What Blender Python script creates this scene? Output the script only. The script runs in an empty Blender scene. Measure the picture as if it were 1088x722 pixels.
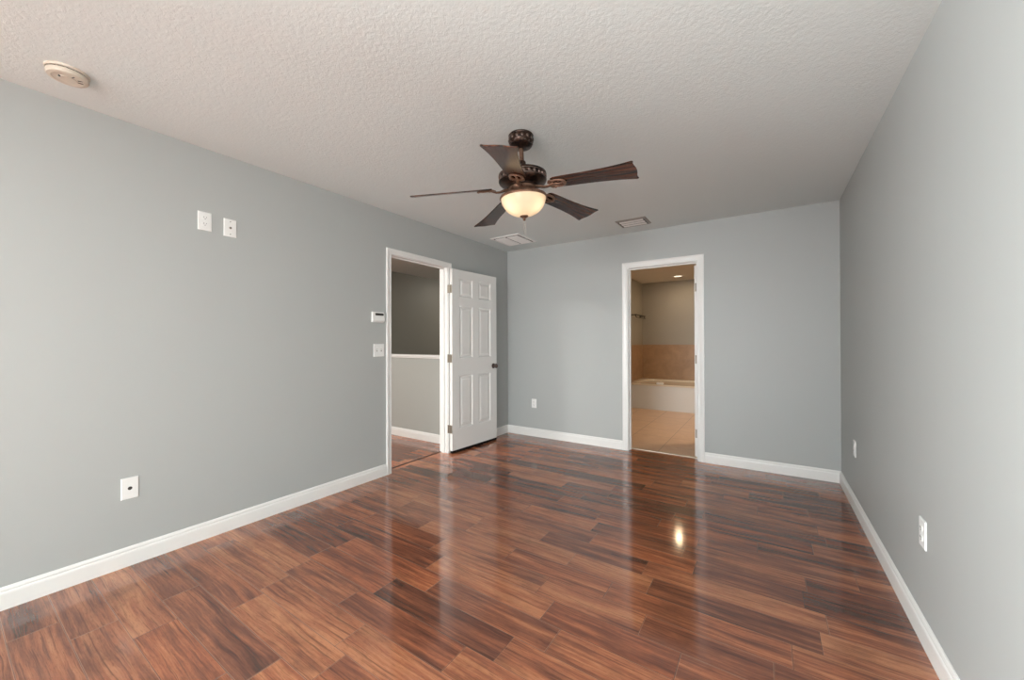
import bpy, bmesh, math, random
from mathutils import Matrix, Vector
random.seed(7)
C = bpy.context.scene.collection
S = bpy.context.scene
PI = math.pi

# ------------------------------------------------------------------ camera, world, lights, exposure
XL, XR, YB, H = -2.938, 0.527, 4.339, 2.44      # left wall, right wall, back wall, ceiling
YR = -4.00                                       # rear wall, behind the camera
CAM_Z, YAW, PITCH, ROLL = 1.2232, 0.58391, 0.00451, -0.00271
cd = bpy.data.cameras.new('camera'); cam = bpy.data.objects.new('camera', cd); C.objects.link(cam)
cd.sensor_fit = 'HORIZONTAL'; cd.sensor_width = 36.0; cd.lens = 410.39 / 1088 * 36.0
cd.clip_start = 0.02
cy, sy = math.cos(YAW), math.sin(YAW)
f = Vector((-sy*math.cos(PITCH), cy*math.cos(PITCH), math.sin(PITCH)))
r0 = Vector((cy, sy, 0)); u0 = r0.cross(f)
r = r0*math.cos(ROLL) + u0*math.sin(ROLL); u = -r0*math.sin(ROLL) + u0*math.cos(ROLL)
M = Matrix(((r.x, u.x, -f.x, 0), (r.y, u.y, -f.y, 0), (r.z, u.z, -f.z, CAM_Z), (0, 0, 0, 1)))
cam.matrix_world = M
S.camera = cam
S.view_settings.view_transform = 'Standard'; S.view_settings.look = 'None'
S.view_settings.gamma = 1.0; S.view_settings.use_curve_mapping = False
S.view_settings.exposure = 0.0

w = bpy.data.worlds.new('sky'); S.world = w; w.use_nodes = True
w.node_tree.nodes['Background'].inputs[0].default_value = (0.75, 0.87, 1.0, 1)
w.node_tree.nodes['Background'].inputs[1].default_value = 1.0

def area_light(name, loc, target, sx, sy_, power, col, shape='RECTANGLE', spread=180):
    d = bpy.data.lights.new(name, 'AREA'); d.shape = shape; d.size = sx; d.size_y = sy_
    d.energy = power; d.color = col; d.spread = math.radians(spread)
    o = bpy.data.objects.new(name, d); C.objects.link(o); o.location = loc
    o.rotation_euler = (Vector(target) - Vector(loc)).to_track_quat('-Z', 'Y').to_euler()
    return o
WX0, WX1, WZ0, WZ1 = -1.45, 0.38, 0.40, 2.05     # window in the rear wall
SY0, SY1, SZ0, SZ1 = -3.50, -1.30, 0.10, 2.03      # added slider in the left wall, unseen behind the camera
area_light('aimed_daylight', ((WX0+WX1)/2, YR-0.22, (WZ0+WZ1)/2), (-1.75, 4.3, 1.05), WX1-WX0, WZ1-WZ0, 38, (0.94, 0.975, 1.0), 'RECTANGLE', 56)  # rear window light, beam narrowed and aimed to lift the back and left walls
area_light('side_fill', (XL-0.26, (SY0+SY1)/2, (SZ0+SZ1)/2), (3, (SY0+SY1)/2, (SZ0+SZ1)/2), SY1-SY0, SZ1-SZ0, 800, (0.93, 0.975, 0.985), 'RECTANGLE', 125)  # fill through the added slider, brightens the right wall
area_light('landing_fill', (-4.2, 1.2, 2.38), (-4.2, 1.2, 0), 0.35, 0.35, 88, (1.0, 0.985, 0.955))  # added unseen source, lights the landing half wall
area_light('stairwell_fill', (-4.3, 6.3, 2.38), (-4.6, 5.6, 0), 0.4, 0.4, 14, (1.0, 0.94, 0.84))  # added out of sight to lift the dark stairwell wall
area_light('bath_downlight', (-1.39, 7.73, 2.42), (-1.39, 7.73, 0), 0.07, 0.07, 3.6, (1.0, 0.74, 0.46), 'DISK')
area_light('bath_fill', (0.15, 5.9, 2.40), (-0.2, 5.9, 0), 0.5, 0.5, 27, (1.0, 0.78, 0.54))  # added fill hidden behind the right jamb, brightens the bathroom

# ------------------------------------------------------------------ materials
def mat(name, col, rough=0.5, metal=0.0, spec=0.5):
    m = bpy.data.materials.new(name); m.use_nodes = True
    b = m.node_tree.nodes['Principled BSDF']
    b.inputs['Base Color'].default_value = (*col, 1); b.inputs['Roughness'].default_value = rough
    b.inputs['Metallic'].default_value = metal; b.inputs['Specular IOR Level'].default_value = spec
    return m
class NT:
    def __init__(s, m): s.t = m.node_tree; s.b = m.node_tree.nodes['Principled BSDF']
    def n(s, typ, **k):
        x = s.t.nodes.new(typ)
        for a, v in k.items(): setattr(x, a, v)
        return x
    def set(s, sock, v):
        if hasattr(v, 'is_output') or isinstance(v, bpy.types.NodeSocket): s.t.links.new(v, sock)
        else: sock.default_value = v
    def math(s, op, a, b=0.0, c=0.0):
        x = s.n('ShaderNodeMath', operation=op)
        s.set(x.inputs[0], a); s.set(x.inputs[1], b); s.set(x.inputs[2], c)
        return x.outputs[0]
    def coord(s): return s.n('ShaderNodeTexCoord').outputs['Object']
    def xyz(s, v):
        x = s.n('ShaderNodeSeparateXYZ'); s.set(x.inputs[0], v); return x.outputs
    def comb(s, a, b, c=0.0):
        x = s.n('ShaderNodeCombineXYZ'); s.set(x.inputs[0], a); s.set(x.inputs[1], b); s.set(x.inputs[2], c); return x.outputs[0]
    def noise(s, vec, scale, detail=4, rough=0.55, dist=0.0):
        x = s.n('ShaderNodeTexNoise'); s.set(x.inputs['Vector'], vec)
        x.inputs['Scale'].default_value = scale; x.inputs['Detail'].default_value = detail
        x.inputs['Roughness'].default_value = rough; x.inputs['Distortion'].default_value = dist
        return x.outputs[0]
    def ramp(s, fac, stops):
        x = s.n('ShaderNodeValToRGB'); e = x.color_ramp.elements
        while len(e) < len(stops): e.new(0.5)
        for el, (p, c) in zip(e, stops):
            el.position = p; el.color = (*c, 1) if len(c) == 3 else c
        s.set(x.inputs[0], fac); return x.outputs[0]
    def mix(s, fac, a, b, mode='MIX'):
        x = s.n('ShaderNodeMix', data_type='RGBA', blend_type=mode)
        s.set(x.inputs[0], fac); s.set(x.inputs[6], a); s.set(x.inputs[7], b); return x.outputs[2]
    def bump(s, h, strength, dist):
        x = s.n('ShaderNodeBump'); x.inputs['Strength'].default_value = strength; x.inputs['Distance'].default_value = dist
        s.set(x.inputs['Height'], h); s.t.links.new(x.outputs[0], s.b.inputs['Normal']); return x

def paint(name, col, rough, scale, strength, dist=0.002, spec=0.4):
    m = mat(name, col, rough, 0, spec); t = NT(m)
    t.bump(t.noise(t.coord(), scale, 3, 0.6), strength, dist); return m
M_wall = paint('grey_wall_paint', (0.428, 0.443, 0.432), 0.48, 170, 0.10, 0.001)
M_white = mat('white_trim_paint', (0.80, 0.79, 0.765), 0.32)
M_door = paint('white_door_paint', (0.79, 0.78, 0.755), 0.36, 60, 0.05, 0.001)
M_plastic = mat('white_plastic', (0.82, 0.82, 0.80), 0.35)
M_slotdark = mat('dark_slot', (0.03, 0.028, 0.026), 0.6)
M_gapshade = mat('black_gap_shade', (0.010, 0.008, 0.007), 0.9, 0, 0.1)
M_slotgrey = mat('grey_slot', (0.16, 0.15, 0.145), 0.6)
M_cream = mat('aged_cream_plastic', (0.62, 0.55, 0.46), 0.45)
M_nickel = mat('satin_nickel', (0.27, 0.235, 0.19), 0.42, 0.6)
M_knob = mat('dark_bronze_knob', (0.12, 0.085, 0.075), 0.28, 0.85)
M_black = mat('black_metal', (0.02, 0.017, 0.015), 0.4, 0.6)
M_vent = mat('white_vent_enamel', (0.88, 0.87, 0.85), 0.4)
M_ventgrey = mat('grey_metal_vent_shade', (0.27, 0.25, 0.225), 0.45, 0.1)
M_ventdark = mat('vent_shade', (0.05, 0.045, 0.042), 0.7)
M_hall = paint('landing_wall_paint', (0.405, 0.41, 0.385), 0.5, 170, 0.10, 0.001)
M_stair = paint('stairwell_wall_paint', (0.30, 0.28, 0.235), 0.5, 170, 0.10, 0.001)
M_bathwall = paint('tan_bathroom_paint', (0.39, 0.36, 0.305), 0.5, 170, 0.10, 0.001)
M_tub = mat('ivory_tub_acrylic', (0.78, 0.70, 0.58), 0.15)
M_apron = mat('tub_apron_panel', (0.74, 0.735, 0.71), 0.35)
M_marble = mat('cream_stone_threshold', (0.80, 0.68, 0.54), 0.3)
M_chrome = mat('chain_metal', (0.55, 0.52, 0.46), 0.4, 0.7)

# ceiling: knockdown texture
M_ceil = mat('textured_ceiling', (0.722, 0.770, 0.762), 0.85, 0, 0.2)
t = NT(M_ceil); co = t.coord()
h1 = t.ramp(t.noise(co, 58, 4, 0.6, 0.6), [(0.34, (0, 0, 0)), (0.70, (1, 1, 1))])
h2 = t.noise(co, 120, 2, 0.5)
t.bump(t.math('ADD', h1, t.math('MULTIPLY', h2, 0.35)), 0.30, 0.0028)
M_ceil2 = paint('side_room_ceiling', (0.80, 0.745, 0.66), 0.8, 60, 0.3, 0.003, 0.2)

# acacia plank floor: boards run along X
def wood_floor():
    m = mat('acacia_plank_floor', (0.3, 0.1, 0.05), 0.1, 0, 1.0); t = NT(m)
    x, y, z = t.xyz(t.coord())
    PW = 0.1455
    v = t.math('DIVIDE', t.math('SUBTRACT', y, 0.761 - 40*PW), PW)
    row = t.math('FLOOR', v); fy = t.math('FRACT', v)
    wn = t.n('ShaderNodeTexWhiteNoise', noise_dimensions='1D'); t.set(wn.inputs['W'], row)
    W = t.math('ADD', t.math('MULTIPLY', x, 1.55), t.math('MULTIPLY_ADD', row, 61.7, t.math('MULTIPLY', wn.outputs[0], 9.0)))
    vo = t.n('ShaderNodeTexVoronoi', voronoi_dimensions='1D'); t.set(vo.inputs['W'], W)
    vo.inputs['Scale'].default_value = 1.0; vo.inputs['Randomness'].default_value = 0.85
    ve = t.n('ShaderNodeTexVoronoi', voronoi_dimensions='1D', feature='DISTANCE_TO_EDGE'); t.set(ve.inputs['W'], W)
    ve.inputs['Scale'].default_value = 1.0; ve.inputs['Randomness'].default_value = 0.85
    sc = t.n('ShaderNodeSeparateColor'); t.t.links.new(vo.outputs['Color'], sc.inputs[0])
    ra, rb, rc = sc.outputs[0], sc.outputs[1], sc.outputs[2]
    # figure inside a board: stretched, warped streaks, shifted per board
    ox = t.math('MULTIPLY', ra, 37.0); oy = t.math('MULTIPLY', rb, 53.0)
    warp = t.noise(t.comb(t.math('ADD', t.math('MULTIPLY', x, 1.5), ox), t.math('ADD', t.math('MULTIPLY', y, 5.0), oy), rc), 1.0, 3, 0.55)
    yw = t.math('ADD', y, t.math('MULTIPLY', t.math('SUBTRACT', warp, 0.5), 0.055))
    big = t.noise(t.comb(t.math('ADD', t.math('MULTIPLY', x, 1.5), ox), t.math('ADD', t.math('MULTIPLY', yw, 15.0), oy), rc), 1.0, 4, 0.6)
    fine = t.noise(t.comb(t.math('ADD', t.math('MULTIPLY', x, 3.0), oy), t.math('ADD', t.math('MULTIPLY', yw, 80.0), ox), rc), 1.0, 5, 0.65)
    pore = t.noise(t.comb(t.math('MULTIPLY', x, 30.0), t.math('MULTIPLY', yw, 330.0), 0), 1.0, 2, 0.5)
    tone = t.math('ADD', t.math('MULTIPLY', ra, 0.56), t.math('MULTIPLY', t.math('SUBTRACT', big, 0.5), 1.55))
    tone = t.math('ADD', t.math('ADD', tone, t.math('MULTIPLY', t.math('SUBTRACT', fine, 0.5), 1.15)), 0.315)
    col = t.ramp(tone, [(0.05, (0.070, 0.030, 0.022)), (0.25, (0.130, 0.048, 0.030)), (0.48, (0.235, 0.082, 0.045)),
                        (0.72, (0.370, 0.130, 0.064)), (1.0, (0.520, 0.210, 0.100))])
    hue = t.ramp(rc, [(0.0, (0.92, 0.92, 0.95)), (0.5, (1, 1, 1)), (1.0, (1.05, 0.94, 0.88))])
    col = t.mix(1.0, col, hue, 'MULTIPLY')
    col = t.mix(t.math('MULTIPLY', t.math('LESS_THAN', pore, 0.40), 0.25), col, (0.05, 0.02, 0.014, 1))
    str2 = t.noise(t.comb(t.math('ADD', t.math('MULTIPLY', x, 2.4), ox), t.math('ADD', t.math('MULTIPLY', yw, 125.0), oy), rb), 1.0, 3, 0.6)
    smask = t.ramp(str2, [(0.55, (0, 0, 0)), (0.66, (1, 1, 1))])
    col = t.mix(t.math('MULTIPLY', smask, 0.55), col, (0.055, 0.024, 0.017, 1))
    blot = t.ramp(t.noise(t.comb(t.math('ADD', t.math('MULTIPLY', x, 3.2), oy), t.math('ADD', t.math('MULTIPLY', yw, 8.0), ox), ra), 1.0, 4, 0.65), [(0.48, (0, 0, 0)), (0.72, (1, 1, 1))])
    col = t.mix(t.math('MULTIPLY', blot, 0.55), col, (0.075, 0.029, 0.020, 1))
    # joints: some boards show a dark gap, others a pale highlight painted along the bevel
    ed = t.math('MULTIPLY', t.math('MINIMUM', fy, t.math('SUBTRACT', 1.0, fy)), PW)
    ex = t.math('DIVIDE', ve.outputs['Distance'], 1.55)
    gap = t.math('MAXIMUM', t.math('LESS_THAN', ed, 0.0009), t.math('LESS_THAN', ex, 0.0011))
    bev_highlight = t.math('MAXIMUM', t.math('LESS_THAN', ed, 0.0030), t.math('LESS_THAN', ex, 0.0032))
    col = t.mix(t.math('MULTIPLY', bev_highlight, t.math('MULTIPLY', rb, 0.60)), col, (0.46, 0.24, 0.155, 1))
    col = t.mix(t.math('MULTIPLY', gap, t.math('MULTIPLY_ADD', rc, 0.55, 0.42)), col, (0.030, 0.014, 0.010, 1))
    t.t.links.new(col, t.b.inputs['Base Color'])
    t.t.links.new(t.math('MULTIPLY_ADD', fine, 0.06, 0.075), t.b.inputs['Roughness'])
    hh = t.math('SUBTRACT', t.math('MULTIPLY', fine, 0.12), gap)
    t.bump(hh, 0.25, 0.0006)
    return m
M_floor = wood_floor()

def tile_mat(name, c1, c2, grout, size, axes=(0, 1), off=(0, 0), rough=0.3, gw=0.004):
    m = mat(name, c1, rough); t = NT(m); co = t.coord(); a = t.xyz(co)
    g = None
    for k in range(2):
        fr = t.math('FRACT', t.math('DIVIDE', t.math('ADD', a[axes[k]], 50*size[k] + off[k]), size[k]))
        e = t.math('LESS_THAN', t.math('MULTIPLY', t.math('MINIMUM', fr, t.math('SUBTRACT', 1.0, fr)), size[k]), gw/2)
        g = e if g is None else t.math('MAXIMUM', g, e)
    n = t.noise(co, 5, 6, 0.65, 0.8)
    col = t.ramp(n, [(0.3, c1), (0.7, c2)])
    col = t.mix(g, col, (*grout, 1))
    t.t.links.new(col, t.b.inputs['Base Color']); t.bump(t.math('SUBTRACT', 1.0, g), 0.3, 0.001)
    return m
M_bfloor = tile_mat('beige_floor_tile', (0.72, 0.48, 0.325), (0.83, 0.575, 0.395), (0.42, 0.27, 0.18), (0.45, 0.45), (0, 1), (0.12, 0.20), 0.3, 0.006)
M_btile = tile_mat('brown_wall_tile', (0.35, 0.212, 0.115), (0.47, 0.295, 0.165), (0.36, 0.245, 0.16), (0.45, 0.30), (0, 2), (0.1, 0.045), 0.35)
M_btile2 = tile_mat('brown_side_tile', (0.35, 0.212, 0.115), (0.47, 0.295, 0.165), (0.36, 0.245, 0.16), (0.45, 0.30), (1, 2), (0.1, 0.045), 0.35)

# fan materials
M_bronze = mat('antique_bronze', (0.05, 0.03, 0.022), 0.32, 0.65)
t = NT(M_bronze)
t.t.links.new(t.ramp(t.noise(t.coord(), 38, 4, 0.6), [(0.40, (0.014, 0.009, 0.008)), (0.75, (0.085, 0.040, 0.024))]), t.b.inputs['Base Color'])
M_ornament = mat('highlit_bronze_relief', (0.17, 0.12, 0.10), 0.3, 0.8)  # lighter tone paints the highlights on the raised ornament
M_copper = mat('copper_bronze', (0.30, 0.155, 0.085), 0.36, 0.75)
t = NT(M_copper)
t.t.links.new(t.ramp(t.noise(t.coord(), 26, 4, 0.6), [(0.3, (0.11, 0.058, 0.040)), (0.7, (0.33, 0.20, 0.135))]), t.b.inputs['Base Color'])
M_blade = mat('walnut_blade', (0.1, 0.05, 0.03), 0.2, 0, 0.32)
t = NT(M_blade); x, y, z = t.xyz(t.coord())
warp = t.noise(t.comb(t.math('MULTIPLY', x, 4.0), t.math('MULTIPLY', y, 10.0), 0), 1.0, 2)
n = t.noise(t.comb(t.math('MULTIPLY', x, 2.0), t.math('MULTIPLY', t.math('ADD', y, t.math('MULTIPLY', warp, 0.025)), 60.0), 0), 1.0, 5, 0.6)
t.t.links.new(t.ramp(n, [(0.38, (0.006, 0.003, 0.002)), (0.52, (0.055, 0.018, 0.009)), (0.72, (0.170, 0.060, 0.028))]), t.b.inputs['Base Color'])
t.bump(n, 0.3, 0.002)

def frosted_glass():
    m = bpy.data.materials.new('frosted_amber_glass'); m.use_nodes = True; nt = m.node_tree
    nt.nodes.clear(); out = nt.nodes.new('ShaderNodeOutputMaterial')
    tr = nt.nodes.new('ShaderNodeBsdfTranslucent'); tr.inputs[0].default_value = (0.86, 0.76, 0.60, 1)
    gl = nt.nodes.new('ShaderNodeBsdfPrincipled'); gl.inputs['Base Color'].default_value = (0.80, 0.70, 0.55, 1); gl.inputs['Roughness'].default_value = 0.25
    mx = nt.nodes.new('ShaderNodeMixShader'); mx.inputs[0].default_value = 0.42
    nt.links.new(tr.outputs[0], mx.inputs[1]); nt.links.new(gl.outputs[0], mx.inputs[2]); nt.links.new(mx.outputs[0], out.inputs[0])
    return m
M_bowl = frosted_glass()
def emit(name, col, s):
    m = bpy.data.materials.new(name); m.use_nodes = True; b = m.node_tree.nodes['Principled BSDF']
    b.inputs['Base Color'].default_value = (0.8, 0.8, 0.8, 1)
    b.inputs['Emission Color'].default_value = (*col, 1); b.inputs['Emission Strength'].default_value = s; return m
M_canlamp = emit('lit_downlight_lens', (1.0, 0.84, 0.60), 1.7)
M_pane = bpy.data.materials.new('window_glass'); M_pane.use_nodes = True
nt = M_pane.node_tree; nt.nodes.clear()
_o = nt.nodes.new('ShaderNodeOutputMaterial'); _a = nt.nodes.new('ShaderNodeBsdfTransparent'); _g = nt.nodes.new('ShaderNodeBsdfGlossy')
_g.inputs['Roughness'].default_value = 0.02; _m = nt.nodes.new('ShaderNodeMixShader'); _m.inputs[0].default_value = 0.06
nt.links.new(_a.outputs[0], _m.inputs[1]); nt.links.new(_g.outputs[0], _m.inputs[2]); nt.links.new(_m.outputs[0], _o.inputs[0])

# ------------------------------------------------------------------ mesh helpers
class MB:
    def __init__(s): s.bm = bmesh.new()
    def box(s, a, b, bevel=0.0, seg=2):
        x0, y0, z0 = [min(p, q) for p, q in zip(a, b)]; x1, y1, z1 = [max(p, q) for p, q in zip(a, b)]
        tmp = bmesh.new()
        bmesh.ops.create_cube(tmp, size=1, matrix=Matrix.Translation(((x0+x1)/2, (y0+y1)/2, (z0+z1)/2)) @ Matrix.Diagonal((x1-x0, y1-y0, z1-z0, 1)))
        if bevel: bmesh.ops.bevel(tmp, geom=tmp.edges[:], offset=bevel, segments=seg, affect='EDGES', profile=0.6)
        s.merge(tmp); return s
    def merge(s, tmp, mx=None):
        if mx is not None: bmesh.ops.transform(tmp, matrix=mx, verts=tmp.verts[:])
        me = bpy.data.meshes.new('tmp'); tmp.to_mesh(me); tmp.free(); s.bm.from_mesh(me); bpy.data.meshes.remove(me)
    def lathe(s, prof, mx=None, seg=40):
        tmp = bmesh.new(); rings = []
        for rr, zz in prof:
            if rr < 1e-6: rings.append([tmp.verts.new((0, 0, zz))])
            else: rings.append([tmp.verts.new((rr*math.cos(2*PI*k/seg), rr*math.sin(2*PI*k/seg), zz)) for k in range(seg)])
        for A, B in zip(rings, rings[1:]):
            for k in range(seg):
                k2 = (k+1) % seg
                if len(A) == 1 and len(B) == 1: continue
                if len(A) == 1: tmp.faces.new((A[0], B[k2], B[k]))
                elif len(B) == 1: tmp.faces.new((A[k], A[k2], B[0]))
                else: tmp.faces.new((A[k], A[k2], B[k2], B[k]))
        bmesh.ops.recalc_face_normals(tmp, faces=tmp.faces[:])
        s.merge(tmp, mx); return s
    def ball(s, c, sx, sy_=None, sz=None, seg=12, mx=None):
        tmp = bmesh.new(); sy_ = sx if sy_ is None else sy_; sz = sx if sz is None else sz
        bmesh.ops.create_uvsphere(tmp, u_segments=seg, v_segments=max(6, seg//2), radius=1)
        m = Matrix.Translation(c) @ (mx if mx is not None else Matrix()) @ Matrix.Diagonal((sx, sy_, sz, 1)); s.merge(tmp, m); return s
    def cyl(s, a, b, rad, rad2=None, seg=24):
        a, b = Vector(a), Vector(b); d = b - a; tmp = bmesh.new()
        bmesh.ops.create_cone(tmp, cap_ends=True, segments=seg, radius1=rad, radius2=rad if rad2 is None else rad2, depth=d.length)
        s.merge(tmp, Matrix.Translation((a+b)/2) @ d.to_track_quat('Z', 'Y').to_matrix().to_4x4()); return s
    def tube(s, pts, rads, seg=12, flat=1.0):
        if not isinstance(rads, (list, tuple)): rads = [rads]*len(pts)
        tmp = bmesh.new(); rings = []; pts = [Vector(p) for p in pts]
        for i, p in enumerate(pts):
            d = (pts[min(i+1, len(pts)-1)] - pts[max(i-1, 0)]).normalized()
            side = d.cross(Vector((0, 0, 1)));  side = side.normalized() if side.length > 1e-4 else Vector((1, 0, 0))
            up = side.cross(d)
            rings.append([tmp.verts.new(p + rads[i]*(side*math.cos(2*PI*k/seg) + up*flat*math.sin(2*PI*k/seg))) for k in range(seg)])
        for A, B in zip(rings, rings[1:]):
            for k in range(seg): tmp.faces.new((A[k], A[(k+1) % seg], B[(k+1) % seg], B[k]))
        tmp.faces.new(rings[0][::-1]); tmp.faces.new(rings[-1])
        bmesh.ops.recalc_face_normals(tmp, faces=tmp.faces[:]); s.merge(tmp); return s
    def torus(s, R, rr, mx=None, seg=28, ms=10, sy_=1.0):
        tmp = bmesh.new(); rings = []
        for i in range(seg):
            a = 2*PI*i/seg
            rings.append([tmp.verts.new(((R+rr*math.cos(2*PI*k/ms))*math.cos(a), sy_*(R+rr*math.cos(2*PI*k/ms))*math.sin(a), rr*math.sin(2*PI*k/ms))) for k in range(ms)])
        for i in range(seg):
            A, B = rings[i], rings[(i+1) % seg]
            for k in range(ms): tmp.faces.new((A[k], B[k], B[(k+1) % ms], A[(k+1) % ms]))
        bmesh.ops.recalc_face_normals(tmp, faces=tmp.faces[:]); s.merge(tmp, mx); return s
    def poly(s, pts, z0, z1, bevel=0.0, mx=None):
        tmp = bmesh.new(); A = [tmp.verts.new((p[0], p[1], z0)) for p in pts]; B = [tmp.verts.new((p[0], p[1], z1)) for p in pts]; n = len(pts)
        tmp.faces.new(A[::-1]); tmp.faces.new(B)
        for k in range(n): tmp.faces.new((A[k], A[(k+1) % n], B[(k+1) % n], B[k]))
        bmesh.ops.recalc_face_normals(tmp, faces=tmp.faces[:])
        if bevel:
            ed = [e for e in tmp.edges if abs(e.verts[0].co.z-e.verts[1].co.z) < 1e-6]
            bmesh.ops.bevel(tmp, geom=ed, offset=bevel, segments=2, affect='EDGES')
        s.merge(tmp, mx); return s
    def sweep(s, stations):
        """stations: list of equal-length vertex rings; open profile closed into a loop"""
        tmp = bmesh.new(); R = [[tmp.verts.new(p) for p in st] for st in stations]; n = len(R[0])
        for A, B in zip(R, R[1:]):
            for k in range(n): tmp.faces.new((A[k], A[(k+1) % n], B[(k+1) % n], B[k]))
        tmp.faces.new(R[0][::-1]); tmp.faces.new(R[-1])
        bmesh.ops.recalc_face_normals(tmp, faces=tmp.faces[:]); s.merge(tmp); return s
    def xform(s, mx): bmesh.ops.transform(s.bm, matrix=mx, verts=s.bm.verts[:]); return s
    def build(s, name, m, parent=None, smooth=False, mx=None):
        me = bpy.data.meshes.new(name); s.bm.to_mesh(me); s.bm.free(); me.materials.append(m)
        if smooth:
            for p in me.polygons: p.use_smooth = True
            try: me.set_sharp_from_angle(angle=math.radians(38))
            except Exception: pass
        o = bpy.data.objects.new(name, me); C.objects.link(o)
        if parent is not None: o.parent = parent
        if mx is not None: o.matrix_local = mx
        return o
def tag(o, label, cat, group=None, kind=None):
    o['label'] = label; o['category'] = cat
    if group: o['group'] = group
    if kind: o['kind'] = kind
    return o
def thing(name, label, cat, loc=(0, 0, 0), rot=(0, 0, 0), group=None, kind=None):
    o = bpy.data.objects.new(name, None); C.objects.link(o); o.empty_display_size = 0.1
    o.location = loc; o.rotation_euler = rot; return tag(o, label, cat, group, kind)
def struct(name, mb, m, label, cat): return tag(mb.build(name, m), label, cat, kind='structure')

# ------------------------------------------------------------------ room shell
TW = 0.115                                       # wall thickness
DY0, DY1, DZ = 2.394, 3.155, 2.039               # landing doorway (jamb faces)
BX0, BX1 = -1.300, -0.598                        # bathroom doorway (jamb faces)
J = 0.018
YF = YB + 0.095                                  # wood floor ends in the bathroom doorway
struct('floor', MB().box((XL-TW, YR-0.1, -0.1), (XR+TW, YB, 0)).box((BX0-J, YB, -0.1), (BX1+J, YF, 0)), M_floor,
       'glossy red brown wood plank floor of the bedroom', 'floor')
struct('ceiling', MB().box((XL-TW, YR-0.1, H), (XR+TW, YB+TW, H+0.1)), M_ceil, 'white textured ceiling of the bedroom', 'ceiling')
struct('wall_left', MB().box((XL-TW, YR-0.1, 0), (XL, SY0, H)).box((XL-TW, SY1, 0), (XL, DY0-J, H)).box((XL-TW, SY0, 0), (XL, SY1, SZ0)).box((XL-TW, SY0, SZ1), (XL, SY1, H)).box((XL-TW, DY1+J, 0), (XL, YB, H)).box((XL-TW, DY0-J, DZ+J), (XL, DY1+J, H)),
       M_wall, 'long grey wall on the left with the landing doorway', 'wall')
struct('wall_right', MB().box((XR, YR-0.1, 0), (XR+TW, YB, H)), M_wall, 'bare grey wall on the right', 'wall')
struct('wall_back', MB().box((XL-TW, YB, 0), (BX0-J, YB+TW, H)).box((BX1+J, YB, 0), (XR+TW, YB+TW, H)).box((BX0-J, YB, DZ+J), (BX1+J, YB+TW, H)),
       M_wall, 'grey back wall with the bathroom doorway', 'wall')
struct('wall_rear', MB().box((XL, YR-TW, 0), (WX0, YR, H)).box((WX1, YR-TW, 0), (XR, YR, H)).box((WX0, YR-TW, 0), (WX1, YR, WZ0)).box((WX0, YR-TW, WZ1), (WX1, YR, H)),
       M_wall, 'grey wall behind the viewer with a wide window', 'wall')
win = MB(); fw = 0.05
win.box((WX0, YR-0.09, WZ0), (WX0+fw, YR-0.03, WZ1)).box((WX1-fw, YR-0.09, WZ0), (WX1, YR-0.03, WZ1))
win.box((WX0+fw, YR-0.09, WZ0), (WX1-fw, YR-0.03, WZ0+fw)).box((WX0+fw, YR-0.09, WZ1-fw), (WX1-fw, YR-0.03, WZ1))
for k in (1, 2): win.box((WX0+(WX1-WX0)*k/3-0.02, YR-0.085, WZ0+fw), (WX0+(WX1-WX0)*k/3+0.02, YR-0.035, WZ1-fw))
wo = struct('window_1', win, M_white, 'white framed window behind the viewer', 'window')
MB().box((WX0+fw, YR-0.063, WZ0+fw), (WX1-fw, YR-0.057, WZ1-fw)).build('pane', M_pane, wo)

w2 = MB()
w2.box((XL-0.09, SY0, SZ0), (XL-0.03, SY0+fw, SZ1)).box((XL-0.09, SY1-fw, SZ0), (XL-0.03, SY1, SZ1))
w2.box((XL-0.09, SY0+fw, SZ0), (XL-0.03, SY1-fw, SZ0+fw)).box((XL-0.09, SY0+fw, SZ1-fw), (XL-0.03, SY1-fw, SZ1))
w2.box((XL-0.085, (SY0+SY1)/2-0.04, SZ0+fw), (XL-0.035, (SY0+SY1)/2+0.04, SZ1-fw))
wo2 = struct('added_slider', w2, M_white, 'white framed glass slider added unseen in the left wall behind the viewer', 'window')
MB().box((XL-0.063, SY0+fw, SZ0+fw), (XL-0.057, SY1-fw, SZ1-fw)).build('pane', M_pane, wo2)

# landing and stairwell beyond the left doorway
HX0, HX1, KY = -5.39, XL-TW, 3.41
struct('floor_hall', MB().box((HX0, 0.2, -0.1), (XL-TW, KY+0.115, 0.0)), M_floor, 'wood plank floor of the landing beyond the open door', 'floor')
struct('ceiling_hall', MB().box((HX0-0.1, 0.1, H), (HX1, 7.0, H+0.1)), M_ceil2, 'shaded ceiling above the landing', 'ceiling')
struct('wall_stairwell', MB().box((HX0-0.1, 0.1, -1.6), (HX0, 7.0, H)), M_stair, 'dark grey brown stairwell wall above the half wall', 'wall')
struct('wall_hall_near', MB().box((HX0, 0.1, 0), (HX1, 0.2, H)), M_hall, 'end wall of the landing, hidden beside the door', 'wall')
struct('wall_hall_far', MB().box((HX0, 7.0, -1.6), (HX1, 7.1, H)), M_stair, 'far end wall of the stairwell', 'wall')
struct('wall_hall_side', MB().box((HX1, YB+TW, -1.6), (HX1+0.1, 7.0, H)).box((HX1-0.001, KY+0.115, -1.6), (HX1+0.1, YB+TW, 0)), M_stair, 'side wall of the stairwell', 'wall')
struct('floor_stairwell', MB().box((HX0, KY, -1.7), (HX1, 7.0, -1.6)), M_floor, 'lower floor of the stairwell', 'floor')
struct('wall_hall_half', MB().box((HX0, KY, 0), (HX1, KY+0.115, 1.022)), M_hall, 'grey half wall on the landing seen through the left doorway', 'wall')
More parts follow.
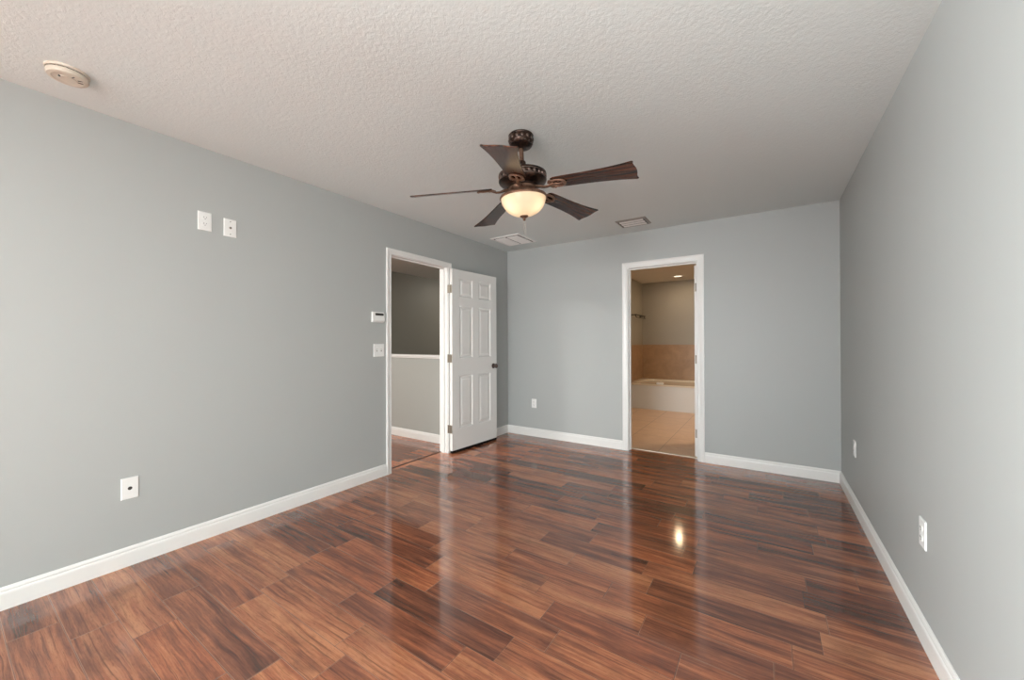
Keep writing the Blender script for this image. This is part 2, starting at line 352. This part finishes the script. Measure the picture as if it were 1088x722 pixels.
struct('trim_1', MB().box((HX0, KY-0.022, 1.036), (HX1, KY+0.137, 1.062), 0.005).box((HX0, KY-0.012, 1.020), (HX1, KY+0.127, 1.038), 0.003), M_white,
       'white cap rail along the top of the landing half wall', 'trim')

# bathroom beyond the back doorway
BY0, BY1, BL, BR = YB+TW, 8.30, -2.19, 0.60
struct('floor_bath', MB().box((BL, YF+0.036, -0.1), (BR, BY1, 0)), M_bfloor, 'beige square tile floor of the bathroom', 'floor')
struct('trim_2', MB().box((BX0-J, YF, -0.1), (BX1+J, YF+0.036, 0.006), 0.002), M_marble, 'cream stone threshold strip in the bathroom doorway', 'threshold')
struct('ceiling_bath', MB().box((BL-0.1, BY0, H), (BR, BY1+0.1, H+0.1)), M_ceil2, 'tan ceiling of the bathroom', 'ceiling')
struct('wall_bath_left', MB().box((BL-0.1, BY0, 0), (BL, BY1, H)), M_bathwall, 'tan left wall of the bathroom with the towel rack', 'wall')
struct('wall_bath_back', MB().box((BL-0.1, BY1, 0), (BR, BY1+0.1, H)), M_bathwall, 'tan back wall of the bathroom above the tub', 'wall')
struct('wall_bath_right', MB().box((BR, BY0, 0), (BR+0.1, BY1+0.1, H)), M_bathwall, 'right wall of the bathroom', 'wall')
TZ = 1.155
struct('wall_bath_tile_back', MB().box((BL+0.012, BY1-0.012, 0.30), (BR, BY1, TZ), 0.003), M_btile, 'brown tile wainscot on the bathroom back wall above the tub', 'wall tile')
struct('wall_bath_tile_left', MB().box((BL, 7.10, 0), (BL+0.012, BY1, TZ), 0.003), M_btile2, 'brown tile wainscot on the bathroom left wall beside the tub', 'wall tile')

# baseboards: profile of (outwards, height) swept along the wall foot
BP = [(0, 0), (0.014, 0), (0.014, 0.070), (0.0125, 0.078), (0.009, 0.082), (0.010, 0.090), (0.007, 0.098), (0.003, 0.103), (0, 0.103)]
def base(mb, p0, p1, n, m0=0.0, m1=0.0):
    """p0,p1 floor points on the wall; n the way it faces; m0/m1 = 1 mitres that end for an inside corner"""
    p0, p1, n = Vector((*p0, 0)), Vector((*p1, 0)), Vector((*n, 0)); d = (p1-p0).normalized()
    st = []
    for p, s in ((p0, m0), (p1, -m1)): st.append([p + n*a + d*(s*a) + Vector((0, 0, b)) for a, b in BP])
    mb.sweep(st); return mb
CW = 0.062                                       # casing width
RV = 0.005
lb = MB(); base(lb, (XL, YR), (XL, DY0-RV-CW*0.86), (1, 0)); base(lb, (XL, DY1+RV+CW*0.86), (XL, YB), (1, 0), 0, 1)
struct('baseboard_left', lb, M_white, 'white baseboard along the left wall', 'baseboard')
bb = MB(); base(bb, (XL, YB), (BX0-RV-CW, YB), (0, -1), 1, 0); base(bb, (BX1+RV+CW, YB), (XR, YB), (0, -1), 0, 1)
struct('baseboard_back', bb, M_white, 'white baseboard along the back wall', 'baseboard')
rb = MB(); base(rb, (XR, YR), (XR, YB), (-1, 0), 0, 1)
struct('baseboard_right', rb, M_white, 'white baseboard along the right wall', 'baseboard')
hb = MB(); base(hb, (HX0, KY), (HX1, KY), (0, -1))
struct('baseboard_hall', hb, M_white, 'white baseboard at the foot of the landing half wall', 'baseboard')

# door casings and jambs. local frame: s along the wall, t out of the wall
CPROF = [(0, 0), (0, 0.009), (0.004, 0.012), (0.012, 0.012), (0.018, 0.0105), (0.038, 0.0135), (0.046, 0.016), (0.056, 0.016), (CW, 0.013), (CW, 0)]
def casing(mb, P, s0, s1, zt, sign=1, t0=0.0, wscale=1.0):
    st = []; CP = [(q*wscale, t_) for q, t_ in CPROF]
    a, b, z = s0-RV, s1+RV, zt+RV
    st.append([P(a-q, t0+sign*t_, 0.0) for q, t_ in CP]); st.append([P(a-q, t0+sign*t_, z+q) for q, t_ in CP])
    st.append([P(b+q, t0+sign*t_, z+q) for q, t_ in CP]); st.append([P(b+q, t0+sign*t_, 0.0) for q, t_ in CP])
    mb.sweep(st)
def jambs(mb, P, s0, s1, zt, stop_t):
    def bx(a, b): mb.box(P(*a), P(*b), 0.0012, 1)
    bx((s0-J, 0, 0), (s0, -TW, zt+J)); bx((s1, 0, 0), (s1+J, -TW, zt+J)); bx((s0, 0, zt), (s1, -TW, zt+J))
    k = 0.011; a, b = stop_t
    bx((s0, a, 0), (s0+k, b, zt)); bx((s1-k, a, 0), (s1, b, zt)); bx((s0+k, a, zt-k), (s1-k, b, zt))
PL = lambda s, t_, z: Vector((XL+t_, s, z))
PB = lambda s, t_, z: Vector((s, YB-t_, z))
m1 = MB(); casing(m1, PL, DY0, DY1, DZ, 1, 0.0, 0.86); jambs(m1, PL, DY0, DY1, DZ, (-0.040, -0.075))
struct('trim_3', m1, M_white, 'white casing and jambs around the left doorway to the landing', 'door frame')
m2 = MB(); casing(m2, PB, BX0, BX1, DZ); jambs(m2, PB, BX0, BX1, DZ, (-0.040, -0.074))
struct('trim_4', m2, M_white, 'white casing and jambs around the bathroom doorway', 'door frame')
struct('trim_5', MB().box((XL-0.112, DY0, 0.0), (XL-0.098, DY1, 0.004)), M_slotdark, 'dark thin joint across the floor of the left doorway', 'floor joint')

# ------------------------------------------------------------------ six-panel doors
def door_slab(wd=0.762, ht=2.010, th=0.035):
    """local: x from hinge edge 0..wd, z 0..ht, y -th..0 ; moulded panels on both faces"""
    mb = MB(); tmp = bmesh.new()
    st, mu = 0.112, 0.098; pw = (wd-2*st-mu)/2
    xs = [0, st, st+pw, st+pw+mu, wd-st, wd]
    zs = [0, 0.230, 0.820, 1.010, 1.595, 1.693, 1.903, ht]
    for face in (0, 1):
        y0 = 0 if face == 0 else -th; sg = 1 if face == 0 else -1
        for i in range(5):
            for k in range(7):
                x0, x1, z0, z1 = xs[i], xs[i+1], zs[k], zs[k+1]
                if i in (1, 3) and k in (1, 3, 5):
                    loops = []
                    for ins, dep in ((0, 0), (0.007, 0.0025), (0.014, 0.0095), (0.026, 0.0095), (0.046, 0.003)):
                        loops.append([tmp.verts.new(p) for p in ((x0+ins, y0-sg*dep, z0+ins), (x1-ins, y0-sg*dep, z0+ins), (x1-ins, y0-sg*dep, z1-ins), (x0+ins, y0-sg*dep, z1-ins))])
                    for A, B in zip(loops, loops[1:]):
                        for q in range(4): tmp.faces.new((A[q], A[(q+1) % 4], B[(q+1) % 4], B[q]))
                    tmp.faces.new(loops[-1])
                else:
                    tmp.faces.new([tmp.verts.new(p) for p in ((x0, y0, z0), (x1, y0, z0), (x1, y0, z1), (x0, y0, z1))])
    for a, b in (((0, 0), (0, ht)), ((0, ht), (wd, ht)), ((wd, ht), (wd, 0)), ((wd, 0), (0, 0))):
        tmp.faces.new([tmp.verts.new(p) for p in ((a[0], 0, a[1]), (b[0], 0, b[1]), (b[0], -th, b[1]), (a[0], -th, a[1]))])
    bmesh.ops.remove_doubles(tmp, verts=tmp.verts[:], dist=1e-5)
    bmesh.ops.recalc_face_normals(tmp, faces=tmp.faces[:]); mb.merge(tmp); return mb
def knob(parent, x, z, y, sg, ln=0.058):
    mb = MB(); mx = Matrix.Translation((x, y, z)) @ Matrix.Rotation(-sg*PI/2, 4, 'X')
    k = ln/0.058
    mb.lathe([(0, 0), (0.031, 0), (0.031, 0.004), (0.027, 0.008), (0.013, 0.010), (0.011, 0.024*k), (0.014, 0.030*k), (0.024, 0.036*k), (0.0275, 0.046*k), (0.024, 0.054*k), (0.012, 0.058*k), (0, 0.058*k)], mx, 28)
    return mb.build('knob', M_knob, parent, True)
def hinge(parent, z, mbf):
    mb = MB(); mbf(mb, z); return mb.build('hinge', M_nickel, parent, True)

# landing door: hinged on the far jamb, folded back almost flat against the left wall
HY, HXp = DY1+0.008, XL+0.031
d1 = tag(thing('door_1', '', ''), 'white six-panel door standing open against the left wall', 'door', kind='structure')
ang = math.radians(90+3.6)                       # local +x runs along +Y, swung slightly into the room
d1.location = (HXp, HY, 0.031); d1.rotation_euler = (0, 0, math.radians(90-3.6))
# local +y is towards the wall (-X); room face must sit at local y = -th
sl = door_slab(ht=1.997).build('slab', M_door, d1, False)
knob(d1, 0.762-0.062, 0.895, -0.035, -1); knob(d1, 0.762-0.062, 0.895, 0.0, 1, 0.040)
MB().box((0.001, -0.0345, -0.027), (0.761, -0.002, 0.0)).build('gap_shade_strip', M_gapshade, d1)  # black strip stands in for the shaded gap under the door
for z in (0.235, 1.010, 1.775):
    def hf(mb, z):
        mb.cyl((-0.004, -0.008, z-0.044), (-0.004, -0.008, z+0.044), 0.0062, None, 14)
        mb.box((-0.0025, -0.034, z-0.0445), (0.0003, -0.004, z+0.0445), 0.0008, 1)
        mb.box((-0.0085, -0.012, z-0.0445), (-0.0050, 0.048, z+0.0445), 0.0008, 1)
    hinge(d1, z, hf)

# bathroom door: swung back into the bathroom, only its hinge edge shows
d2 = tag(thing('door_2', '', ''), 'white door swung back inside the bathroom, its edge at the right jamb', 'door', kind='structure')
d2.location = (BX1-0.006, YB+TW+0.008, 0.012); d2.rotation_euler = (0, 0, math.radians(90))
door_slab(0.70).xform(Matrix.Translation((0, 0.036, 0))).build('slab', M_door, d2)
for z in (0.24, 1.02, 1.78):
    def hf2(mb, z):
        mb.cyl((-0.004, 0.016, z-0.044), (-0.004, 0.016, z+0.044), 0.0065, None, 14)
        mb.box((-0.0015, 0.006, z-0.0445), (0.0005, 0.030, z+0.0445), 0.0006, 1)
    hinge(d2, z, hf2)

# ------------------------------------------------------------------ wall plates, local frame: x along wall, z up, -y into the room
ROT = {'left': PI/2, 'back': 0.0, 'right': -PI/2}
def plate_root(name, label, cat, wall, s, z, group=None):
    loc = {'left': (XL, s, z), 'back': (s, YB, z), 'right': (XR, s, z)}[wall]
    return thing(name, label, cat, loc, (0, 0, ROT[wall]), group)
def face_plate(root, wd=0.072, ht=0.115):
    mb = MB(); tmp = bmesh.new(); st = []
    for ins, y in ((0, 0), (0, -0.003), (0.002, -0.0052), (0.006, -0.006)):
        st.append([(-wd/2+ins, y, -ht/2+ins), (wd/2-ins, y, -ht/2+ins), (wd/2-ins, y, ht/2-ins), (-wd/2+ins, y, ht/2-ins)])
    mb.sweep(st); return mb.build('face_plate', M_plastic, root)
def screw(root, x, z, m=M_ventgrey): MB().cyl((x, -0.0058, z), (x, -0.0072, z), 0.0034, None, 14).build('screw', m, root, True)
def duplex(wall, s, z, label, slot=M_slotdark, group=None):
    o = plate_root('wall_outlet', label, 'outlet', wall, s, z, group); face_plate(o)
    for sg in (-1, 1):
        zc = sg*0.0195
        pts = [(0.0165*math.cos(a)*1.0, max(-0.0125, min(0.0125, 0.0165*math.sin(a)))) for a in [2*PI*k/32 for k in range(32)]]
        rc = MB().poly(pts, 0, 0.0025, 0.0006, Matrix.Translation((0, -0.0058, zc)) @ Matrix.Rotation(PI/2, 4, 'X')).build('receptacle', M_plastic, o)
        sl = MB().box((-0.0074, -0.0090, zc-0.0005), (-0.0052, -0.0080, zc+0.0085)).box((0.0052, -0.0090, zc+0.0005), (0.0074, -0.0080, zc+0.0080))
        sl.cyl((0, -0.0080, zc-0.0066), (0, -0.0090, zc-0.0066), 0.0026, None, 12).build('slots', slot, rc)
    screw(o, 0, 0, M_plastic); return o
def jack(wall, s, z, label, metal=False, screws=True, r=0.0048, cat='wall jack', wd=0.072, ht=0.115, hx=0, hz=0):
    o = plate_root('coaxial_wall_jack' if metal else 'cable_wall_plate', label, cat, wall, s, z); face_plate(o, wd, ht)
    if metal:
        n = MB(); n.cyl((hx, -0.0056, hz), (hx, -0.0080, hz), 0.0075, None, 6).cyl((hx, -0.0080, hz), (hx, -0.0150, hz), 0.0046, None, 16)
        c = n.build('coaxial_connector', M_nickel, o, True)
        MB().cyl((hx, -0.0150, hz), (hx, -0.0153, hz), 0.0032, None, 12).build('socket', M_slotdark, c)
    else:
        MB().lathe([(r+0.004, 0), (r+0.004, 0.0016), (r+0.001, 0.0020), (r, 0.0012), (r, 0)], Matrix.Translation((hx, -0.0058, hz)) @ Matrix.Rotation(PI/2, 4, 'X'), 20).build('grommet', M_plastic, o, True)
        MB().cyl((hx, -0.0058, hz), (hx, -0.0066, hz), r, None, 18).build('cable_hole', M_slotdark, o)
    if screws:
        for zz in (-0.041, 0.041): screw(o, 0, zz)
    return o
duplex('left', 0.956, 1.983, 'white power outlet high on the left wall, left of the coaxial jack', M_slotgrey)
jack('left', 1.093, 1.973, 'white coaxial jack plate high on the left wall, beside the outlet', True)
jack('left', 0.617, 0.423, 'low white cable plate with one dark hole on the left wall', False, False, 0.0095, 'wall plate', 0.072, 0.117)
duplex('back', -2.525, 0.425, 'small white outlet low on the back wall beside the open door')
duplex('right', 2.236, 0.440, 'white outlet low on the right wall, the nearer of its two')
duplex('right', 3.708, 0.443, 'white outlet low on the right wall, near the back corner')

# double toggle switch
sw = plate_root('light_switch', 'white double toggle switch plate under the thermostat', 'light switch', 'left', 2.255, 1.150)
face_plate(sw, 0.115, 0.115)
for sx in (-0.023, 0.023):
    MB().box((sx-0.0052, -0.0068, -0.012), (sx+0.0052, -0.0055, 0.012), 0.0005, 1).build('switch_slot', M_ventgrey, sw)
    tg = MB().box((sx-0.0042, -0.017, 0.0), (sx+0.0042, -0.005, 0.009), 0.0012); tg.build('toggle', M_plastic, sw)
    for zz in (-0.030, 0.030): screw(sw, sx, zz, M_plastic)
# thermostat
th = plate_root('thermostat', 'white wall thermostat with a dark display beside the left doorway', 'thermostat', 'left', 2.240, 1.450)
MB().box((-0.064, -0.006, -0.050), (0.064, 0, 0.046), 0.002).build('back_plate', M_plastic, th)
prof = [(-0.006, -0.047), (-0.020, -0.043), (-0.026, -0.032), (-0.020, 0.040), (-0.015, 0.045), (-0.006, 0.045)]
MB().sweep([[(x, y, z) for y, z in prof] for x in (-0.060, 0.060)]).build('case', M_plastic, th)
def on_case(z): return -0.026 + 0.006*(z+0.032)/0.072
MB().sweep([[(x, on_case(z)+e, z) for z, e in ((0.012, 0.001), (0.012, -0.0012), (0.033, -0.0012), (0.033, 0.001))] for x in (-0.036, 0.052)]).build('display', M_slotdark, th)
for k, x in enumerate((-0.020, 0.0, 0.020)):
    MB().box((x-0.007, -0.0262, -0.022), (x+0.007, -0.0240, -0.015), 0.0008).build('button', M_cream if k == 9 else M_plastic, th)

# ------------------------------------------------------------------ ceiling items
sd = thing('smoke_detector', 'round cream smoke detector on the ceiling above the left wall', 'smoke detector', (-2.614, 0.344, H))
MB().lathe([(0, 0), (0.070, 0), (0.070, -0.006), (0.067, -0.010), (0, -0.010)], None, 48).build('mounting_base', M_cream, sd, True)
MB().lathe([(0.0, -0.010), (0.060, -0.010), (0.060, -0.0135), (0.066, -0.0145), (0.067, -0.026), (0.063, -0.033), (0.050, -0.036), (0.048, -0.0345), (0.030, -0.0345), (0.028, -0.037), (0, -0.038)], None, 48).build('housing', M_cream, sd, True)
vs = MB()
for k in range(14):
    a = 2*PI*k/14; vs.box((0.0585, -0.011, -0.0135), (0.0632, 0.011, -0.0118))
    vs.bm.verts.ensure_lookup_table(); bmesh.ops.transform(vs.bm, matrix=Matrix.Rotation(a, 4, 'Z'), verts=vs.bm.verts[-8:])
vs.build('vent_slots', M_slotdark, sd)
bt = MB()
for a0, rr in ((0.3, 0.040), (0.9, 0.044), (1.4, 0.039)):
    bt.box((-0.0085, -0.0016, -0.0362), (0.0085, 0.0016, -0.0342))
    bt.bm.verts.ensure_lookup_table()
    bmesh.ops.transform(bt.bm, matrix=Matrix.Rotation(a0, 4, 'Z') @ Matrix.Translation((rr, 0, 0)), verts=bt.bm.verts[-8:])
bt.build('sounder_slots', M_slotdark, sd)
MB().cyl((0.012, -0.026, -0.0395), (0.012, -0.026, -0.0345), 0.0040, None, 12).build('test_button', M_slotdark, sd, True)

def ceiling_grille():
    o = thing('return_air_grille', 'square white two-panel air grille on the ceiling near the left corner', 'vent', (-2.525, 3.862, H))
    hx, hy, b = 0.200, 0.205, 0.028
    fr = MB()
    for a, c in (((-hx, -hy), (hx, -hy+b)), ((-hx, hy-b), (hx, hy)), ((-hx, -hy+b), (-hx+b, hy-b)), ((hx-b, -hy+b), (hx, hy-b))):
        fr.box((a[0], a[1], -0.007), (c[0], c[1], 0), 0.002, 1)
    fr.build('frame', M_vent, o)
    MB().box((-hx+b, -hy+b, -0.0060), (hx-b, hy-b, 0)).build('shade_sheet', M_ventdark, o)  # dark flush sheet stands in for the shadow lines around the panels
    n = 22
    for sx in (-1, 1):
        mb = MB()
        for k in range(n):
            yy = -hy+b+0.014 + (2*hy-2*b-0.028)*(k+0.5)/n
            x0, x1 = (0.011, hx-b-0.016) if sx > 0 else (-hx+b+0.016, -0.011)
            mb.sweep([[(x, yy-0.0062, -0.0056), (x, yy-0.0066, -0.0066), (x, yy+0.0060, -0.0150), (x, yy+0.0066, -0.0140)] for x in (x0, x1)])
        mb.build('louver_panel', M_vent, o)
    return o
ceiling_grille()
def register():
    o = thing('supply_air_register', 'small louvred air register, frame coloured grey for shade, on the ceiling above the bathroom doorway', 'vent', (-1.135, 3.968, H))
    hx, hy, b = 0.150, 0.125, 0.022
    fr = MB()
    for s0, s1 in (((-hx, -hy), (hx, -hy)), ((hx, -hy), (hx, hy)), ((hx, hy), (-hx, hy)), ((-hx, hy), (-hx, -hy))):
        sg = lambda v, i: v - math.copysign(i, v)
        fr.sweep([[(sg(p[0], i), sg(p[1], i), zz) for i, zz in ((0, 0), (0, -0.003), (b*0.6, -0.012), (b, -0.012), (b, 0))] for p in (s0, s1)])
    fr.build('frame', M_ventgrey, o)  # grey colour stands in for shade on the sloped frame ends
    MB().box((-hx+b, -hy+b, -0.0100), (hx-b, hy-b, 0)).build('shade_sheet', M_ventdark, o)  # dark sheet paints the shade between the louvers
    for k in range(3):
        yy = -hy+b + (2*hy-2*b)*(k+0.5)/3; mb = MB()
        pts = [(-0.024, -0.0100), (-0.012, -0.0125), (0.006, -0.0150), (0.017, -0.0155)]
        ring = pts + [(p[0], p[1]+0.0016) for p in pts[::-1]]
        mb.sweep([[(x, yy+q[0], q[1]) for q in ring] for x in (-hx+b+0.010, hx-b-0.010)])
        mb.build('louver', M_vent, o)
    return o
register()

# ------------------------------------------------------------------ ceiling fan
FX, FY = -1.2088, 1.931
fan = thing('ceiling_fan', 'bronze five-blade ceiling fan with a lit glass bowl light', 'ceiling fan', (FX, FY, H))
TX, TY = 0.0456, -0.0202
ux = Vector((1, 0, -TY)).normalized(); uz = Vector((TY, -TX, 1)).normalized(); uy = uz.cross(ux)
RT = Matrix(((ux.x, uy.x, uz.x, 0), (ux.y, uy.y, uz.y, 0), (ux.z, uy.z, uz.z, 0), (0, 0, 0, 1)))
PV = Matrix.Translation((0, 0, -0.04)) @ RT      # hang point of the tilted fan; its local z = 0 at ceiling-0.04
# canopy with scroll relief
cn = MB().lathe([(0, 0), (0.071, 0), (0.074, -0.004), (0.071, -0.010), (0.073, -0.016), (0.073, -0.040), (0.068, -0.050), (0.064, -0.056), (0.066, -0.060), (0.060, -0.067), (0.040, -0.076), (0.022, -0.079), (0, -0.079)], None, 48)
cn.build('canopy', M_bronze, fan, True)
co_ = MB()
for k in range(14):
    a = 2*PI*k/14
    co_.ball((0.0725*math.cos(a), 0.0725*math.sin(a), -0.028), 0.0040, 0.0085, 0.0105, 10, Matrix.Rotation(a, 4, 'Z') @ Matrix.Rotation(0.5, 4, 'X'))
    co_.ball((0.067*math.cos(a+0.22), 0.067*math.sin(a+0.22), -0.051), 0.005, 0.005, 0.004, 8)
co_.build('canopy_relief', M_ornament, fan, True)
MB().cyl((0, 0, -0.03), (0, 0, -0.140), 0.0135, None, 20).build('downrod', M_copper, fan, True, PV)
MB().lathe([(0, -0.112), (0.020, -0.112), (0.024, -0.118), (0.024, -0.134), (0.030, -0.140), (0.030, -0.148), (0, -0.148)], None, 28).build('coupling', M_bronze, fan, True, PV)
mh = MB().lathe([(0, -0.148), (0.034, -0.148), (0.060, -0.156), (0.100, -0.168), (0.130, -0.181), (0.140, -0.188), (0.142, -0.194), (0.138, -0.198), (0.134, -0.200),
                 (0.134, -0.224), (0.138, -0.227), (0.142, -0.231), (0.139, -0.238), (0.126, -0.246), (0.106, -0.254), (0.094, -0.260), (0.094, -0.266), (0, -0.266)], None, 56)
mh.build('motor_housing', M_bronze, fan, True, PV)
ob = MB()
for k in range(26):
    a = 2*PI*k/26
    ob.ball((0.1355*math.cos(a), 0.1355*math.sin(a), -0.212), 0.0075, 0.0085, 0.0115, 10, Matrix.Rotation(a, 4, 'Z') @ Matrix.Rotation(0.35, 4, 'X'))
ob.torus(0.1395, 0.0032, Matrix.Translation((0, 0, -0.1985)), 56, 8).torus(0.1395, 0.0032, Matrix.Translation((0, 0, -0.2255)), 56, 8)
ob.build('ornament_band', M_ornament, fan, True, PV)
MB().lathe([(0, -0.264), (0.084, -0.264), (0.088, -0.272), (0.082, -0.286), (0.070, -0.294), (0.070, -0.310), (0, -0.310)], None, 40).build('flywheel', M_copper, fan, True, PV)

BZ = -(2.40 - 2.1363)                            # blade plane below the hang point
A0, DROOP = 0.0732, 0.0865
PITCH_K = [-0.178, -0.178, -0.178, -0.31, -0.178]   # blade 3 is set a little steeper
def blade_outline():
    top = [(0.185, 0.020), (0.190, 0.042), (0.205, 0.052), (0.26, 0.055), (0.34, 0.056), (0.42, 0.0585), (0.49, 0.063), (0.55, 0.0695), (0.60, 0.077), (0.632, 0.0835), (0.643, 0.0855), (0.650, 0.0835), (0.652, 0.078)]
    tip = [(0.648, 0.066), (0.650, 0.045), (0.655, 0.022)]
    half = top + tip + [(0.657, 0.0)]
    return half + [(a, -b) for a, b in half[-2::-1]]
for k in range(5):
    a = A0 + k*2*PI/5
    MX = PV @ Matrix.Translation((0, 0, BZ)) @ Matrix.Rotation(a, 4, 'Z') @ Matrix.Rotation(DROOP, 4, 'Y') @ Matrix.Rotation(PITCH_K[k], 4, 'X')
    MB().poly(blade_outline(), 0.0, 0.0065, 0.0018).build('blade', M_blade, fan, False, MX)
    ir = MB()
    # S-shaped arm from the flywheel, then a pierced scroll plate under the blade root
    ir.tube([(0.070, 0, -0.008), (0.095, 0, -0.006), (0.118, 0, -0.010), (0.140, 0, -0.016), (0.160, 0, -0.016), (0.182, 0, -0.009), (0.200, 0, -0.004)], [0.013, 0.015, 0.014, 0.012, 0.011, 0.011, 0.010], 12, 0.55)
    ir.torus(0.034, 0.0075, Matrix.Translation((0.222, 0, -0.004)) @ Matrix.Diagonal((1.25, 1.0, 0.75, 1)), 30, 10)
    ir.tube([(0.205, 0, -0.004), (0.230, 0.004, -0.007), (0.246, 0.0, -0.006), (0.262, 0, -0.004)], [0.008, 0.007, 0.006, 0.008], 10, 0.6)
    for sy_ in (-1, 1):
        ir.tube([(0.190, 0, -0.006), (0.170, 0.020*sy_, -0.007), (0.180, 0.036*sy_, -0.006), (0.196, 0.034*sy_, -0.004)], [0.007, 0.006, 0.006, 0.008], 10, 0.7)
        ir.ball((0.196, 0.036*sy_, -0.006), 0.008, 0.008, 0.006, 10)
        ir.cyl((0.235, 0.030*sy_, -0.010), (0.235, 0.030*sy_, 0.0), 0.0055, None, 12)
    ir.ball((0.266, 0, -0.006), 0.009, 0.009, 0.006, 10)
    ir.build('blade_iron', M_copper, fan, True, MX)
# light kit
LZ = -0.304
MB().lathe([(0, LZ), (0.090, LZ), (0.118, LZ-0.004), (0.134, LZ-0.010), (0.139, LZ-0.016), (0.141, LZ-0.024), (0.138, LZ-0.030), (0.134, LZ-0.030), (0.134, LZ-0.018), (0.110, LZ-0.010), (0, LZ-0.008)], None, 56).build('light_fitter', M_copper, fan, True, PV)
bp = []
for i in range(15):
    q = (PI/2)*i/14; bp.append((0.1325*math.cos(q)**0.93 if i < 14 else 0.0, LZ-0.026-0.104*math.sin(q)**1.06))
inner = [(max(0, rr-0.004), zz+0.003) for rr, zz in bp]
MB().lathe(bp, None, 56).build('glass_bowl', M_bowl, fan, True, PV)
FZ = LZ-0.026-0.104
MB().lathe([(0, FZ+0.004), (0.017, FZ+0.004), (0.025, FZ+0.002), (0.025, FZ-0.002), (0.019, FZ-0.007), (0.009, FZ-0.011), (0.007, FZ-0.016), (0.0085, FZ-0.020), (0.0085, FZ-0.023), (0.005, FZ-0.026), (0, FZ-0.027)], None, 28).build('finial', M_copper, fan, True, PV)
for dx in (-0.0045, 0.0065):
    ch = MB(); L = 0.085 if dx < 0 else 0.105
    dirx = Vector((cy, sy, 0))*dx
    for i in range(int(L/0.0034)):
        ch.ball((dirx.x, dirx.y, FZ-0.022-i*0.0034), 0.0009, 0.0009, 0.0016, 6)
    ch.cyl((dirx.x, dirx.y, FZ-0.022-L), (dirx.x, dirx.y, FZ-0.022-L-0.014), 0.0018, None, 10)
    ch.build('pull_chain', M_chrome, fan, True, PV)
# two bulbs inside the bowl, side by side as seen from the room
vw = Vector((-sy, cy, 0))                        # away from the room's near end
for q in (Vector((cy, sy, 0))*0.056 - vw*0.040, Vector((cy, sy, 0))*-0.056 - vw*0.040, vw*0.062):
    p = PV @ (q + Vector((0, 0, LZ-0.062)))
    d = bpy.data.lights.new('fan_bulb', 'POINT'); d.energy = 0.18; d.color = (1.0, 0.84, 0.64); d.shadow_soft_size = 0.022
    o = bpy.data.objects.new('fan_bulb', d); C.objects.link(o); o.parent = fan; o.location = p

# ------------------------------------------------------------------ bathroom fittings
TY0, TRZ = 7.175, 0.455
tub = thing('bathtub', 'ivory built-in bathtub with a grey apron at the bathroom back wall', 'bathtub', ((BL+BR)/2-0.25, (TY0+BY1)/2, 0))
ox, oy = tub.location.x, tub.location.y
tx0, tx1 = BL+0.013-ox, -0.10-ox; ty0, ty1 = TY0-oy, BY1-0.013-oy
MB().box((tx0, ty0, 0.0), (tx1, ty0+0.02, TRZ-0.028), 0.002).box((tx1-0.02, ty0+0.02, 0), (tx1, ty1, TRZ-0.028), 0.002).build('apron', M_apron, tub)
def rrect(x0, x1, y0, y1, rad, z, n=6):
    pts = []
    for (cx_, cy_, a) in ((x1-rad, y1-rad, 0), (x0+rad, y1-rad, PI/2), (x0+rad, y0+rad, PI), (x1-rad, y0+rad, 1.5*PI)):
        for k in range(n+1): pts.append((cx_+rad*math.cos(a+PI/2*k/n), cy_+rad*math.sin(a+PI/2*k/n), z))
    return pts
st = [rrect(tx0, tx1, ty0-0.012, ty1, 0.012, TRZ-0.030), rrect(tx0, tx1, ty0-0.014, ty1, 0.014, TRZ-0.008), rrect(tx0+0.006, tx1-0.006, ty0-0.008, ty1-0.006, 0.012, TRZ),
      rrect(tx0+0.10, tx1-0.10, ty0+0.085, ty1-0.10, 0.20, TRZ), rrect(tx0+0.115, tx1-0.115, ty0+0.10, ty1-0.115, 0.19, TRZ-0.015),
      rrect(tx0+0.16, tx1-0.20, ty0+0.15, ty1-0.16, 0.18, 0.16), rrect(tx0+0.22, tx1-0.28, ty0+0.20, ty1-0.21, 0.15, 0.10)]
MB().sweep(st).build('basin', M_tub, tub, True)
sp = thing('small_block', 'small white block on the front rim of the bathtub', 'block', (-1.60, TY0+0.040, TRZ))
MB().box((-0.058, -0.030, 0.0), (0.058, 0.030, 0.034), 0.011, 4).build('block_body', M_plastic, sp, True)
# towel rack on the left bathroom wall
tr = thing('towel_rack', 'dark double towel rack on the bathroom left wall', 'towel rack', (BL, 7.80, 1.735))
for yy in (-0.33, 0.30):
    b = MB().lathe([(0, 0), (0.026, 0), (0.026, 0.005), (0.020, 0.010), (0.010, 0.013), (0, 0.013)], Matrix.Translation((0, yy, 0)) @ Matrix.Rotation(PI/2, 4, 'Y'), 24)
    b.tube([(0.008, yy, 0), (0.05, yy, 0.0), (0.100, yy, 0.0)], 0.009, 10).tube([(0.085, yy, 0.0), (0.092, yy, -0.030), (0.108, yy, -0.048)], 0.006, 10)
    b.build('bracket', M_black, tr, True)
MB().cyl((0.100, -0.345, 0.0), (0.100, 0.315, 0.0), 0.0095, None, 16).build('upper_bar', M_black, tr, True)
MB().cyl((0.108, -0.335, -0.048), (0.108, 0.305, -0.048), 0.006, None, 14).build('lower_bar', M_black, tr, True)
# recessed downlight above the tub
dl = thing('recessed_downlight', 'lit round downlight in the bathroom ceiling', 'downlight', (-1.39, 7.73, H))
MB().lathe([(0.070, -0.001), (0.070, -0.004), (0.092, -0.006), (0.100, -0.003), (0.100, 0.0), (0.070, 0.0)], None, 40).build('trim_ring', M_plastic, dl, True)
MB().cyl((0, 0, 0.0), (0, 0, -0.003), 0.071, None, 32).build('lens', M_canlamp, dl, True)
